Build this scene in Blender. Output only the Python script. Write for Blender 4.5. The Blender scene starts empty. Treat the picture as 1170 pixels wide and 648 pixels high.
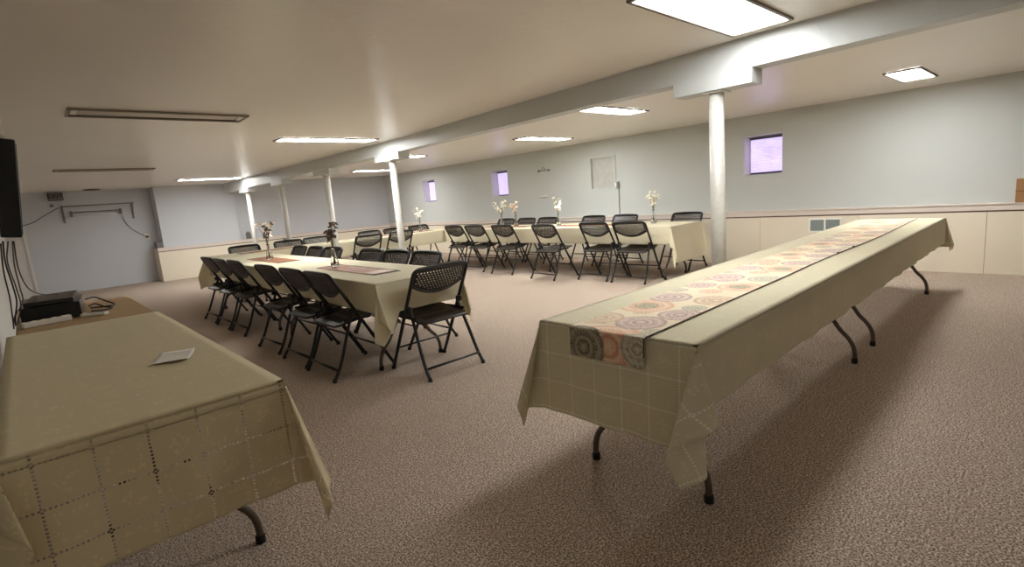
import bpy, bmesh, math, random
import numpy as np
from mathutils import Vector, Matrix, Quaternion

random.seed(7)
S = bpy.context.scene
COL = S.collection
PI = math.pi

# ------------------------------------------------------------------ helpers
def srgb(r, g, b):
    def f(c):
        c /= 255.0
        return c / 12.92 if c <= 0.04045 else ((c + 0.055) / 1.055) ** 2.4
    return (f(r), f(g), f(b), 1.0)

class NT:
    def __init__(s, name):
        s.m = bpy.data.materials.new(name); s.m.use_nodes = True
        s.t = s.m.node_tree; s.n = s.t.nodes; s.l = s.t.links
        s.b = s.n['Principled BSDF']; s.out = s.n['Material Output']
    def add(s, typ, **kw):
        n = s.n.new(typ)
        for k, v in kw.items():
            if k in n.inputs.keys() if isinstance(k, str) else False:
                n.inputs[k].default_value = v
            else:
                setattr(n, k, v)
        return n
    def link(s, a, b): s.l.new(a, b)
    def math(s, op, a, b=None, c=None):
        n = s.n.new('ShaderNodeMath'); n.operation = op
        for i, x in enumerate((a, b, c)):
            if x is None: continue
            if isinstance(x, (int, float)): n.inputs[i].default_value = x
            else: s.link(x, n.inputs[i])
        return n.outputs[0]
    def mix(s, fac, a, b):
        n = s.n.new('ShaderNodeMix'); n.data_type = 'RGBA'
        for i, x in ((0, fac), (6, a), (7, b)):
            if isinstance(x, (int, float, tuple)): n.inputs[i].default_value = x
            else: s.link(x, n.inputs[i])
        return n.outputs[2]

def mat(name, col, rough=0.6, metal=0.0, var=0.06, scale=8.0, bump=0.0, bscale=60.0, spec=0.5, trans=0.0, detail=3.0):
    """plain painted / plastic / metal surface with a little tonal variation"""
    t = NT(name); b = t.b
    b.inputs['Roughness'].default_value = rough
    b.inputs['Metallic'].default_value = metal
    b.inputs['Specular IOR Level'].default_value = spec
    co = t.add('ShaderNodeTexCoord')
    no = t.add('ShaderNodeTexNoise'); no.inputs['Scale'].default_value = scale; no.inputs['Detail'].default_value = detail
    t.link(co.outputs['Object'], no.inputs['Vector'])
    dark = tuple(c * (1 - var) for c in col[:3]) + (1,)
    lite = tuple(min(1, c * (1 + var)) for c in col[:3]) + (1,)
    t.link(t.mix(no.outputs['Fac'], dark, lite), b.inputs['Base Color'])
    if bump > 0:
        n2 = t.add('ShaderNodeTexNoise'); n2.inputs['Scale'].default_value = bscale; n2.inputs['Detail'].default_value = 4
        t.link(co.outputs['Object'], n2.inputs['Vector'])
        bp = t.add('ShaderNodeBump'); bp.inputs['Strength'].default_value = bump; bp.inputs['Distance'].default_value = 0.01
        t.link(n2.outputs['Fac'], bp.inputs['Height']); t.link(bp.outputs['Normal'], b.inputs['Normal'])
    if trans > 0:
        b.inputs['Transmission Weight'].default_value = trans
    return t.m

def emis(name, col, strength, base=(0.8, 0.8, 0.8, 1)):
    t = NT(name)
    t.b.inputs['Base Color'].default_value = base
    t.b.inputs['Emission Color'].default_value = col
    t.b.inputs['Emission Strength'].default_value = strength
    return t.m

class MB:
    """collects shapes in one bmesh, links them as ONE object"""
    def __init__(s): s.bm = bmesh.new(); s.mi = 0
    def _new(s, fs):
        for f in fs: f.material_index = s.mi
    def box(s, lo, hi, bevel=0.0, M=None):
        lo = Vector(lo); hi = Vector(hi)
        t = bmesh.new()
        r = bmesh.ops.create_cube(t, size=1.0)
        c = (lo + hi) / 2; d = hi - lo
        for v in t.verts: v.co = Vector((v.co.x * d.x, v.co.y * d.y, v.co.z * d.z)) + c
        if bevel > 0:
            bmesh.ops.bevel(t, geom=list(t.edges), offset=bevel, segments=2, affect='EDGES', profile=0.6)
        if M is not None: bmesh.ops.transform(t, matrix=M, verts=t.verts)
        s.merge(t)
        return s
    def merge(s, t):
        mp = {}
        for v in t.verts: mp[v] = s.bm.verts.new(v.co)
        for f in t.faces:
            try:
                nf = s.bm.faces.new([mp[v] for v in f.verts]); nf.material_index = s.mi; nf.smooth = f.smooth
            except ValueError: pass
        t.free()
    def quad(s, pts):
        vs = [s.bm.verts.new(p) for p in pts]
        f = s.bm.faces.new(vs); f.material_index = s.mi
        return s
    def prism(s, poly, axis, a, b):
        """poly: 2D outline in the other two axes"""
        def P(p, h):
            q = list(p); q.insert(axis, h); return q
        A = [s.bm.verts.new(P(p, a)) for p in poly]; B = [s.bm.verts.new(P(p, b)) for p in poly]
        n = len(poly)
        fs = [s.bm.faces.new(A), s.bm.faces.new(B[::-1])]
        for i in range(n): fs.append(s.bm.faces.new((A[i], B[i], B[(i + 1) % n], A[(i + 1) % n])))
        s._new(fs); return s
    def tube(s, pts, r, seg=8, closed=False, caps=True, sx=1.0):
        pts = [Vector(p) for p in pts]; n = len(pts)
        rr = r if isinstance(r, (list, tuple)) else [r] * n
        rings = []; prev = None
        for i, p in enumerate(pts):
            if closed: d = pts[(i + 1) % n] - pts[i - 1]
            else: d = pts[min(i + 1, n - 1)] - pts[max(i - 1, 0)]
            d.normalize()
            if prev is None:
                up = Vector((0, 0, 1)) if abs(d.z) < 0.9 else Vector((1, 0, 0))
                x = d.cross(up).normalized()
            else:
                x = (prev - d * prev.dot(d)).normalized()
            prev = x; y = d.cross(x)
            rings.append([s.bm.verts.new(p + (x * math.cos(2 * PI * k / seg) * sx + y * math.sin(2 * PI * k / seg)) * rr[i]) for k in range(seg)])
        fs = []
        m = n if closed else n - 1
        for i in range(m):
            A = rings[i]; B = rings[(i + 1) % n]
            for k in range(seg):
                f = s.bm.faces.new((A[k], A[(k + 1) % seg], B[(k + 1) % seg], B[k])); f.smooth = True; fs.append(f)
        if caps and not closed:
            fs.append(s.bm.faces.new(rings[0][::-1])); fs.append(s.bm.faces.new(rings[-1]))
        s._new(fs); return s
    def lathe(s, prof, c=(0, 0, 0), seg=20, smooth=True):
        c = Vector(c); rings = []
        for r, z in prof:
            rings.append([s.bm.verts.new(c + Vector((r * math.cos(2 * PI * k / seg), r * math.sin(2 * PI * k / seg), z))) for k in range(seg)] if r > 1e-6 else [s.bm.verts.new(c + Vector((0, 0, z)))])
        fs = []
        for A, B in zip(rings, rings[1:]):
            for k in range(seg):
                k2 = (k + 1) % seg
                if len(A) == 1 and len(B) == 1: continue
                if len(A) == 1: f = s.bm.faces.new((A[0], B[k2], B[k]))
                elif len(B) == 1: f = s.bm.faces.new((A[k], A[k2], B[0]))
                else: f = s.bm.faces.new((A[k], A[k2], B[k2], B[k]))
                f.smooth = smooth; fs.append(f)
        s._new(fs); return s
    def xform(s, M):
        bmesh.ops.transform(s.bm, matrix=M, verts=s.bm.verts); return s
    def build(s, name, mats, parent=None, loc=None, rot=None):
        bmesh.ops.recalc_face_normals(s.bm, faces=s.bm.faces)
        me = bpy.data.meshes.new(name); s.bm.to_mesh(me); s.bm.free()
        for m in (mats if isinstance(mats, (list, tuple)) else [mats]): me.materials.append(m)
        o = bpy.data.objects.new(name, me); COL.objects.link(o)
        if parent: o.parent = parent
        if loc: o.location = loc
        if rot: o.rotation_euler = rot
        return o

def catmull(P, n=6):
    P = [Vector(p) for p in P]; out = []
    Q = [P[0] * 2 - P[1]] + P + [P[-1] * 2 - P[-2]]
    for i in range(1, len(Q) - 2):
        a, b, c, d = Q[i - 1:i + 3]
        for k in range(n):
            t = k / n
            out.append(0.5 * ((2 * b) + (c - a) * t + (2 * a - 5 * b + 4 * c - d) * t * t + (3 * b - a - 3 * c + d) * t ** 3))
    out.append(P[-1]); return out

def tag(o, label, cat, group=None):
    o['label'] = label; o['category'] = cat
    if group: o['group'] = group
    return o
def struct(o): o['kind'] = 'structure'; return o
def empty(name, loc=(0, 0, 0), rz=0.0):
    o = bpy.data.objects.new(name, None); COL.objects.link(o)
    o.empty_display_size = 0.1
    o.location = loc; o.rotation_euler = (0, 0, rz); return o
KIDS = {}
def kids(o): return [c for c in bpy.data.objects if c.parent == o]
def copy_tree(o, tree, loc, rz):
    """tree: nested [(child, [(sub, [])])]"""
    r = o.copy(); COL.objects.link(r); r.location = loc; r.rotation_euler = (0, 0, rz)
    def rec(src_list, par):
        for c, sub in src_list:
            d = c.copy(); COL.objects.link(d); d.parent = par
            rec(sub, d)
    rec(tree, r)
    return r
def tree_of(o): return [(c, tree_of(c)) for c in kids(o)]

# ------------------------------------------------------------------ materials
M = {}
def carpet():
    t = NT('carpet'); b = t.b
    b.inputs['Roughness'].default_value = 0.95; b.inputs['Specular IOR Level'].default_value = 0.1
    co = t.add('ShaderNodeTexCoord')
    n1 = t.add('ShaderNodeTexNoise'); n1.inputs['Scale'].default_value = 125; n1.inputs['Detail'].default_value = 5; n1.inputs['Roughness'].default_value = 0.8
    n2 = t.add('ShaderNodeTexVoronoi'); n2.inputs['Scale'].default_value = 75
    n3 = t.add('ShaderNodeTexNoise'); n3.inputs['Scale'].default_value = 1.2; n3.inputs['Detail'].default_value = 2
    for n in (n1, n2, n3): t.link(co.outputs['Object'], n.inputs['Vector'])
    r = t.add('ShaderNodeValToRGB'); e = r.color_ramp.elements
    e[0].position = 0.44; e[0].color = srgb(84, 68, 60)
    e[1].position = 0.56; e[1].color = srgb(238, 222, 204)
    k = e.new(0.5); k.color = srgb(170, 152, 137)
    t.link(n1.outputs['Fac'], r.inputs['Fac'])
    g = t.add('ShaderNodeSeparateColor'); t.link(n2.outputs['Color'], g.inputs['Color'])
    f2 = t.math('MULTIPLY', g.outputs[0], 0.38)
    c1 = t.mix(f2, r.outputs['Color'], srgb(127, 108, 97))
    f3 = t.math('MULTIPLY', n3.outputs['Fac'], 0.25)
    t.link(t.mix(f3, c1, srgb(156, 137, 124)), b.inputs['Base Color'])
    bp = t.add('ShaderNodeBump'); bp.inputs['Strength'].default_value = 0.14; bp.inputs['Distance'].default_value = 0.004
    t.link(n1.outputs['Fac'], bp.inputs['Height']); t.link(bp.outputs['Normal'], b.inputs['Normal'])
    return t.m
M['carpet'] = carpet()

def plaster(name, col, rough, bump, spec=0.5):
    t = NT(name); b = t.b
    b.inputs['Roughness'].default_value = rough; b.inputs['Specular IOR Level'].default_value = spec
    co = t.add('ShaderNodeTexCoord')
    mp = t.add('ShaderNodeMapping'); mp.inputs['Scale'].default_value = (1.0, 2.2, 1.0)
    t.link(co.outputs['Object'], mp.inputs['Vector'])
    a = t.add('ShaderNodeTexNoise'); a.inputs['Scale'].default_value = 5; a.inputs['Detail'].default_value = 5; a.inputs['Distortion'].default_value = 1.2
    c = t.add('ShaderNodeTexNoise'); c.inputs['Scale'].default_value = 1.1; c.inputs['Detail'].default_value = 2
    t.link(mp.outputs['Vector'], a.inputs['Vector']); t.link(co.outputs['Object'], c.inputs['Vector'])
    dk = tuple(x * 0.93 for x in col[:3]) + (1,)
    t.link(t.mix(c.outputs['Fac'], dk, col), b.inputs['Base Color'])
    bp = t.add('ShaderNodeBump'); bp.inputs['Strength'].default_value = bump; bp.inputs['Distance'].default_value = 0.02
    t.link(a.outputs['Fac'], bp.inputs['Height']); t.link(bp.outputs['Normal'], b.inputs['Normal'])
    return t.m
M['ceiling'] = plaster('ceiling_plaster', srgb(240, 234, 224), 0.30, 0.16, 0.6)
M['beam'] = plaster('beam_plaster', srgb(202, 205, 204), 0.45, 0.30)
M['wall_sage'] = plaster('sage_grey_paint', srgb(200, 203, 200), 0.6, 0.06, 0.35)
M['wall_blue'] = plaster('blue_grey_paint', srgb(203, 206, 211), 0.6, 0.06, 0.35)
M['wall_white'] = plaster('off_white_paint', srgb(222, 219, 214), 0.6, 0.05, 0.3)
M['wainscot'] = mat('cream_panelling', srgb(232, 222, 202), 0.5, var=0.04, scale=2.5)
M['rail'] = mat('pinkish_white_rail', srgb(222, 210, 200), 0.5, var=0.03)
M['seam'] = mat('dark_groove', srgb(104, 84, 70), 0.8)
M['post'] = mat('chipped_white_steel', srgb(214, 212, 205), 0.42, var=0.14, scale=35, bump=0.1)
M['frame_metal'] = mat('dull_bronze_metal', srgb(120, 110, 98), 0.45, metal=0.5)
M['lens_off'] = mat('unlit_lens', srgb(190, 182, 166), 0.35, var=0.05)
M['dark_gap'] = mat('dark_recess', srgb(58, 50, 42), 0.8)
M['black'] = mat('black_powder_coat', srgb(18, 16, 15), 0.42, var=0.12, scale=30)
M['black_plastic'] = mat('black_brown_plastic', srgb(32, 26, 24), 0.38, var=0.10, scale=20)
M['black_gloss'] = mat('black_gloss_plastic', srgb(10, 10, 11), 0.3, var=0.1)
M['rubber'] = mat('black_rubber', srgb(16, 15, 15), 0.7)
M['leg_brown'] = mat('brown_grey_steel', srgb(92, 80, 70), 0.42, metal=0.3, var=0.08)
M['tabletop'] = mat('pale_laminate', srgb(222, 214, 190), 0.5, var=0.03)
M['wood'] = mat('tan_laminate', srgb(168, 138, 96), 0.5, var=0.12, scale=4, detail=6)
M['wood_edge'] = mat('brown_edge', srgb(92, 66, 42), 0.6)
M['white_plastic'] = mat('white_plastic', srgb(240, 238, 230), 0.45)
M['cord'] = mat('black_cable', srgb(24, 22, 22), 0.5)
M['cord_grey'] = mat('grey_cable', srgb(110, 104, 100), 0.55)
M['paper'] = mat('white_paper', srgb(236, 232, 224), 0.8, var=0.04, scale=20)
M['cardboard'] = mat('brown_cardboard', srgb(158, 116, 78), 0.8, var=0.08)
M['grey_board'] = mat('mottled_silver_board', srgb(190, 190, 184), 0.35, metal=0.2, var=0.22, scale=14, detail=6)
M['grey_metal'] = mat('grey_metal', srgb(132, 130, 126), 0.5, metal=0.4)
M['vent_dark'] = mat('grey_green_grille', srgb(132, 142, 138), 0.5)
M['stem'] = mat('brown_green_stem', srgb(84, 74, 48), 0.7)
M['stem_green'] = mat('grey_green_stem', srgb(104, 110, 76), 0.7)
M['petal_white'] = mat('white_petal', srgb(244, 238, 222), 0.6, var=0.05)
M['petal_pink'] = mat('cream_pink_petal', srgb(246, 226, 206), 0.6, var=0.06)
M['petal_plum'] = mat('plum_brown_petal', srgb(120, 88, 86), 0.7, var=0.2)
M['leaf_dark'] = mat('dark_leaf', srgb(62, 58, 42), 0.7, var=0.2)
M['sign_plate'] = mat('grey_sign_plate', srgb(128, 126, 120), 0.5)
M['lamp'] = emis('lit_diffuser', (0.985, 1.0, 0.985, 1), 11.5)
M['lamp_soft'] = emis('lit_diffuser_weaker', (0.985, 1.0, 0.985, 1), 4.8)  # emission lowered so the close cloth and beam do not blow out
M['lamp_fill'] = emis('added_fill_diffuser', (0.985, 1.0, 0.985, 1), 1.4)  # weak emission for the two added fill lights behind the camera

def glass():
    t = NT('clear_glass'); b = t.b
    b.inputs['Base Color'].default_value = (0.97, 0.98, 0.97, 1)
    b.inputs['Roughness'].default_value = 0.02; b.inputs['IOR'].default_value = 1.45
    b.inputs['Transmission Weight'].default_value = 1.0
    return t.m
M['glass'] = glass()

def blind():
    t = NT('backlit_blind'); b = t.b
    co = t.add('ShaderNodeTexCoord')
    w = t.add('ShaderNodeTexWave'); w.bands_direction = 'Z'; w.inputs['Scale'].default_value = 14; w.inputs['Distortion'].default_value = 3.5; w.inputs['Detail'].default_value = 3
    n = t.add('ShaderNodeTexNoise'); n.inputs['Scale'].default_value = 5; n.inputs['Detail'].default_value = 3
    t.link(co.outputs['Object'], w.inputs['Vector']); t.link(co.outputs['Object'], n.inputs['Vector'])
    f = t.math('ADD', t.math('MULTIPLY', w.outputs['Fac'], 0.35), t.math('MULTIPLY', n.outputs['Fac'], 0.65))
    c = t.mix(f, (0.22, 0.15, 0.62, 1), (0.90, 0.78, 1.1, 1))
    t.link(c, b.inputs['Emission Color']); b.inputs['Emission Strength'].default_value = 0.20
    b.inputs['Base Color'].default_value = srgb(200, 196, 220); b.inputs['Roughness'].default_value = 0.8
    return t.m
M['blind'] = blind()

def cloth_mat(name, col, dots=None, per=0.127, motif=0.10):
    """woven cloth; dots: None, 'open' (real see-through eyelets) or 'stitch' (light through the eyelets painted as pale dots). UV is in metres."""
    t = NT(name); b = t.b
    b.inputs['Roughness'].default_value = 0.85; b.inputs['Specular IOR Level'].default_value = 0.2
    b.inputs['Sheen Weight'].default_value = 0.15
    uv = t.add('ShaderNodeUVMap'); sp = t.add('ShaderNodeSeparateXYZ'); t.link(uv.outputs['UV'], sp.inputs[0])
    U, V = sp.outputs[0], sp.outputs[1]
    no = t.add('ShaderNodeTexNoise'); no.inputs['Scale'].default_value = 3.0; no.inputs['Detail'].default_value = 3
    t.link(uv.outputs['UV'], no.inputs['Vector'])
    c = t.mix(no.outputs['Fac'], tuple(x * 0.94 for x in col[:3]) + (1,), col)
    # fine weave
    wv = t.add('ShaderNodeTexNoise'); wv.inputs['Scale'].default_value = 420; wv.inputs['Detail'].default_value = 1
    t.link(uv.outputs['UV'], wv.inputs['Vector'])
    if dots:
        cell = t.math('ADD', t.math('FLOOR', t.math('DIVIDE', U, per)), t.math('FLOOR', t.math('DIVIDE', V, per)))
        odd = t.math('ABSOLUTE', t.math('MODULO', cell, 2.0))
        fu = t.math('ABSOLUTE', t.math('SUBTRACT', t.math('FRACT', t.math('DIVIDE', U, per)), 0.5))
        fv = t.math('ABSOLUTE', t.math('SUBTRACT', t.math('FRACT', t.math('DIVIDE', V, per)), 0.5))
        ring = t.math('MAXIMUM', fu, fv)
        band = t.math('LESS_THAN', t.math('ABSOLUTE', t.math('SUBTRACT', ring, 0.30)), 0.055)
        vo = t.add('ShaderNodeTexVoronoi'); vo.inputs['Scale'].default_value = 75
        t.link(uv.outputs['UV'], vo.inputs['Vector'])
        sprig = t.math('LESS_THAN', vo.outputs['Distance'], 0.42)
        mid = t.math('LESS_THAN', t.math('ADD', fu, fv), 0.30)
        m1 = t.math('MULTIPLY', odd, t.math('MULTIPLY', band, sprig))
        m2 = t.math('MULTIPLY', t.math('SUBTRACT', 1.0, odd), t.math('MULTIPLY', mid, sprig))
        mm = t.math('MULTIPLY', t.math('MAXIMUM', m1, m2), motif * 3)
        c = t.mix(mm, c, tuple(min(1, x * 1.35) for x in col[:3]) + (1,))
        step = per / 11.0; r2 = (0.0037 if dots == 'open' else 0.0040) ** 2
        def lines(A, B):
            da = t.math('SUBTRACT', t.math('FLOORED_MODULO', t.math('ADD', A, per / 2), per), per / 2)
            db = t.math('SUBTRACT', t.math('FLOORED_MODULO', B, step), step / 2)
            d2 = t.math('ADD', t.math('MULTIPLY', da, da), t.math('MULTIPLY', db, db))
            return t.math('LESS_THAN', d2, r2)
        mask = t.math('MULTIPLY', t.math('MAXIMUM', lines(U, V), lines(V, U)), t.math('LESS_THAN', U, .03))
    if dots == 'lit_eyelet':
        c = t.mix(mask, c, srgb(255, 252, 236))  # pale dots paint in light passing through the eyelet holes
    t.link(c, b.inputs['Base Color'])
    bp = t.add('ShaderNodeBump'); bp.inputs['Strength'].default_value = 0.12; bp.inputs['Distance'].default_value = 0.002
    t.link(wv.outputs['Fac'], bp.inputs['Height']); t.link(bp.outputs['Normal'], b.inputs['Normal'])
    # thin cloth lets some light through
    tr = t.add('ShaderNodeBsdfTranslucent'); t.link(c, tr.inputs['Color'])
    mx = t.add('ShaderNodeMixShader'); mx.inputs[0].default_value = 0.20
    t.link(b.outputs[0], mx.inputs[1]); t.link(tr.outputs[0], mx.inputs[2])
    last = mx.outputs[0]
    if dots == 'open':
        tp = t.add('ShaderNodeBsdfTransparent'); m2_ = t.add('ShaderNodeMixShader')
        t.link(mask, m2_.inputs[0]); t.link(last, m2_.inputs[1]); t.link(tp.outputs[0], m2_.inputs[2]); last = m2_.outputs[0]
    t.link(last, t.out.inputs['Surface'])
    return t.m
CREAM = srgb(235, 227, 198)
M['cloth'] = cloth_mat('cream_cloth', CREAM)
M['cloth_open'] = cloth_mat('cream_openwork_cloth', srgb(226, 212, 174), 'open')
M['cloth_lit_eyelet'] = cloth_mat('cream_lit_eyelet_cloth', CREAM, 'lit_eyelet')

def bamboo():
    t = NT('striped_brown_weave'); b = t.b
    co = t.add('ShaderNodeTexCoord'); sp = t.add('ShaderNodeSeparateXYZ'); t.link(co.outputs['Object'], sp.inputs[0])
    mp = t.add('ShaderNodeMapping'); mp.inputs['Scale'].default_value = (0.0, 1, 0)
    t.link(co.outputs['Object'], mp.inputs['Vector'])
    n = t.add('ShaderNodeTexNoise'); n.inputs['Scale'].default_value = 16; n.inputs['Detail'].default_value = 3
    t.link(mp.outputs['Vector'], n.inputs['Vector'])
    r = t.add('ShaderNodeValToRGB'); e = r.color_ramp.elements
    e[0].position = 0.35; e[0].color = srgb(96, 54, 40); e[1].position = 0.65; e[1].color = srgb(206, 158, 118)
    k = e.new(0.5); k.color = srgb(160, 104, 74)
    t.link(n.outputs['Fac'], r.inputs['Fac'])
    w = t.math('LESS_THAN', t.math('FRACT', t.math('MULTIPLY', sp.outputs[1], 110)), 0.35)
    t.link(t.mix(t.math('MULTIPLY', w, 0.3), r.outputs['Color'], srgb(84, 52, 40)), b.inputs['Base Color'])
    b.inputs['Roughness'].default_value = 0.7
    return t.m
M['bamboo'] = bamboo()
M['runner_dark'] = mat('dark_brown_band', srgb(62, 40, 32), 0.7)
M['runner_pale'] = mat('pale_woven_panel', srgb(216, 192, 176), 0.7)

def vcol():
    t = NT('printed_cotton'); b = t.b
    a = t.add('ShaderNodeVertexColor'); a.layer_name = 'print'
    n = t.add('ShaderNodeTexNoise'); n.inputs['Scale'].default_value = 260; n.inputs['Detail'].default_value = 1
    co = t.add('ShaderNodeTexCoord'); t.link(co.outputs['Object'], n.inputs['Vector'])
    t.link(t.mix(t.math('MULTIPLY', n.outputs['Fac'], 0.2), a.outputs['Color'], srgb(236, 224, 196)), b.inputs['Base Color'])
    b.inputs['Roughness'].default_value = 0.85; b.inputs['Specular IOR Level'].default_value = 0.2
    return t.m
M['print'] = vcol()

# ------------------------------------------------------------------ the room
XL, XW, XR = -0.24, 7.90, 7.80          # television wall, window wall, panelling face on window wall
YE, YN = 14.65, -4.2
def fy(x): return 14.12 - 0.115 * (x - 2.2)      # far wainscot front
ZR = 2.15
def zl(y):
    if y >= 6: return 2.14
    if y <= 1.5: return 2.215
    return 2.14 + 0.075 * (6 - y) / 4.5
XB0, XB1 = 3.75, 3.91

b = MB(); b.quad([(XL, YN, 0), (XW + .1, YN, 0), (XW + .1, YE + .2, 0), (XL, YE + .2, 0)])
struct(b.build('floor', M['carpet']))

b = MB()
ys = [YN, 0.0, 1.5, 2.5, 3.5, 4.5, 6.0, 9.0, YE + .2]
for a, c in zip(ys, ys[1:]):
    b.quad([(XL - .05, a, zl(a)), (XB0 + .05, a, zl(a)), (XB0 + .05, c, zl(c)), (XL - .05, c, zl(c))])
b.quad([(XB1 - .05, YN, ZR), (XW + .05, YN, ZR), (XW + .05, YE + .2, ZR), (XB1 - .05, YE + .2, ZR)])
struct(b.build('ceiling', M['ceiling']))

# window wall with real openings
OPEN = [(2.822, 3.355, 1.305, 1.858), (5.645, 6.185, 1.28, 1.848), (8.465, 9.0, 1.30, 1.858), (11.205, 11.745, 1.30, 1.858)]
b = MB()
yy = sorted({YN, 13.8} | {o[0] for o in OPEN} | {o[1] for o in OPEN}); zz = sorted({0.0, ZR + .02} | {o[2] for o in OPEN} | {o[3] for o in OPEN})
for a, c in zip(yy, yy[1:]):
    for d, e in zip(zz, zz[1:]):
        my, mz = (a + c) / 2, (d + e) / 2
        if any(o[0] < my < o[1] and o[2] < mz < o[3] for o in OPEN): continue
        b.quad([(XW, a, d), (XW, c, d), (XW, c, e), (XW, a, e)])
bmesh.ops.remove_doubles(b.bm, verts=b.bm.verts, dist=1e-5)
struct(b.build('wall_right', M['wall_sage']))

# television wall, wall behind the camera
b = MB(); b.quad([(XL, YN, 0), (XL, YE, 0), (XL, YE, 2.3), (XL, YN, 2.3)]); struct(b.build('wall_left', M['wall_white']))
b = MB(); b.quad([(XL, YN, 0), (XW, YN, 0), (XW, YN, 2.3), (XL, YN, 2.3)]); struct(b.build('wall_near', M['wall_white']))
# far walls: recessed corner with the coat rail, return, pale panel wall, alcove beyond the beam
b = MB()
b.quad([(XL, YE, 0), (2.34, YE, 0), (2.34, YE, 2.2), (XL, YE, 2.2)])
b.quad([(2.34, YE, 0), (2.34, fy(2.34) + .10, 0), (2.34, fy(2.34) + .10, 2.2), (2.34, YE, 2.2)])
struct(b.build('wall_end', M['wall_blue']))
b = MB()
b.quad([(2.34, fy(2.34) + .10, 0), (3.94, fy(3.94) + .10, 0), (3.94, fy(3.94) + .10, 2.2), (2.34, fy(2.34) + .10, 2.2)])
b.quad([(3.94, fy(3.94) + .10, 0), (3.94, fy(3.94) + .22, 0), (3.94, fy(3.94) + .22, 2.2), (3.94, fy(3.94) + .10, 2.2)])
b.quad([(3.94, fy(3.94) + .22, 0), (XW, fy(XW) + .22, 0), (XW, fy(XW) + .22, 2.2), (3.94, fy(3.94) + .22, 2.2)])
struct(b.build('wall_far', M['wall_blue']))

# wainscot: panels with narrow grooves, a rail and ledge
def wains(name_panel, name_rail, P0, P1, back, ztop, first, step):
    """P0->P1 is the front line on the floor; back = depth vector to the wall"""
    P0 = Vector((P0[0], P0[1], 0)); P1 = Vector((P1[0], P1[1], 0)); d = (P1 - P0); L = d.length; d.normalize()
    n = Vector(back)
    b = MB()
    def bx(s0, s1, z0, z1, f0, f1, mi):
        b.mi = mi
        nn = n.normalized()
        c = [P0 + d * s0 + nn * f0, P0 + d * s1 + nn * f0, P0 + d * s1 + nn * f1, P0 + d * s0 + nn * f1]
        A = [b.bm.verts.new((p.x, p.y, z0)) for p in c]; B = [b.bm.verts.new((p.x, p.y, z1)) for p in c]
        fs = [b.bm.faces.new(A), b.bm.faces.new(B)] + [b.bm.faces.new((A[i], A[(i + 1) % 4], B[(i + 1) % 4], B[i])) for i in range(4)]
        b._new(fs)
    bx(0, L, 0, ztop - .09, 0.006, 0.02, 1)
    s = 0; nx = first
    while s < L - 1e-4:
        e = min(nx, L)
        bx(s + .002, e - .002, 0.0, ztop - .085, 0.0, 0.012, 0)
        s = e; nx += step
    struct(b.build(name_panel, [M['wainscot'], M['seam']]))
    b = MB()
    bx(0, L, ztop - .075, ztop - .012, -0.012, 0.012, 0)
    bx(0, L, ztop - .092, ztop - .075, -0.001, 0.012, 1)
    bx(0, L, ztop - .012, ztop, -0.022, n.length, 0)
    struct(b.build(name_rail, [M['rail'], M['seam']]))
wains('trim_1', 'trim_2', (XR, YN), (XR, fy(XR)), (XW - XR, 0, 0), 0.785, 1.18, 1.22)
dv = Vector((1, -0.115, 0)).normalized(); nv = Vector((0.115, 1, 0)).normalized() * 0.21
wains('trim_3', 'trim_4', (2.2, fy(2.2)), (XR, fy(XR)), nv, 0.765, 1.5, 1.22)
b = MB()      # return of the wainscot at its free end
b.box((2.2, fy(2.2), 0), (2.335, fy(2.2) + .52, 0.745)); struct(b.build('trim_5', M['wainscot']))
b = MB()      # white door casing in the corner
b.box((XL, YE - .02, 0), (0.03, YE, 2.1)); b.box((0.03, YE - .045, 0), (0.075, YE, 2.1), 0.004)
struct(b.build('trim_6', M['wall_white']))

# beam with its bearing blocks
b = MB()
ybe = fy(3.83) + .18
def bz(y): return 2.026 - 0.0078 * y
p = [(YN, bz(YN)), (ybe, bz(ybe)), (ybe, 2.25), (YN, 2.25)]
b.prism([(q[0], q[1]) for q in p], 0, XB0, XB1)
bm_o = struct(b.build('trim_7', M['beam']))
posts = [1.82, 6.36, 8.46, 10.53, 12.59]
for y in posts:
    h = .29 if y < 3 else .31
    zb = bz(y) - (.100 if y < 3 else .088)
    c = MB(); c.box((XB0 - .012, y - h, zb), (XB1 + .004, y + h, bz(y) + .01), 0.004)
    o = c.build('bearing_block', M['beam'], bm_o)
POSTLAB = ['thick chipped white steel post under the beam behind the medallion-runner table',
           'second white steel post, between the middle table and the window table',
           'third white steel post, behind the plum flowers of the middle table',
           'fourth white steel post, beyond the cross table, in shade',
           'fifth white post, brightly lit, close to the far panelled wall']
for y, lab in zip(posts, POSTLAB):
    zb = bz(y) - (.100 if y < 3 else .088); r = .052 if y < 3 else .046
    e = empty('support_post', (3.83, y, 0))
    c = MB(); c.lathe([(0, 0.0), (r, 0.0), (r, zb - .012), (0, zb - .012)], seg=28); c.build('shaft', M['post'], e)
    c = MB(); c.box((-.075, -.075, zb - .012), (.075, .075, zb - .001), .002); c.build('top_plate', M['post'], e)
    tag(e, lab, 'post', 'white steel posts under the beam')

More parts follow.
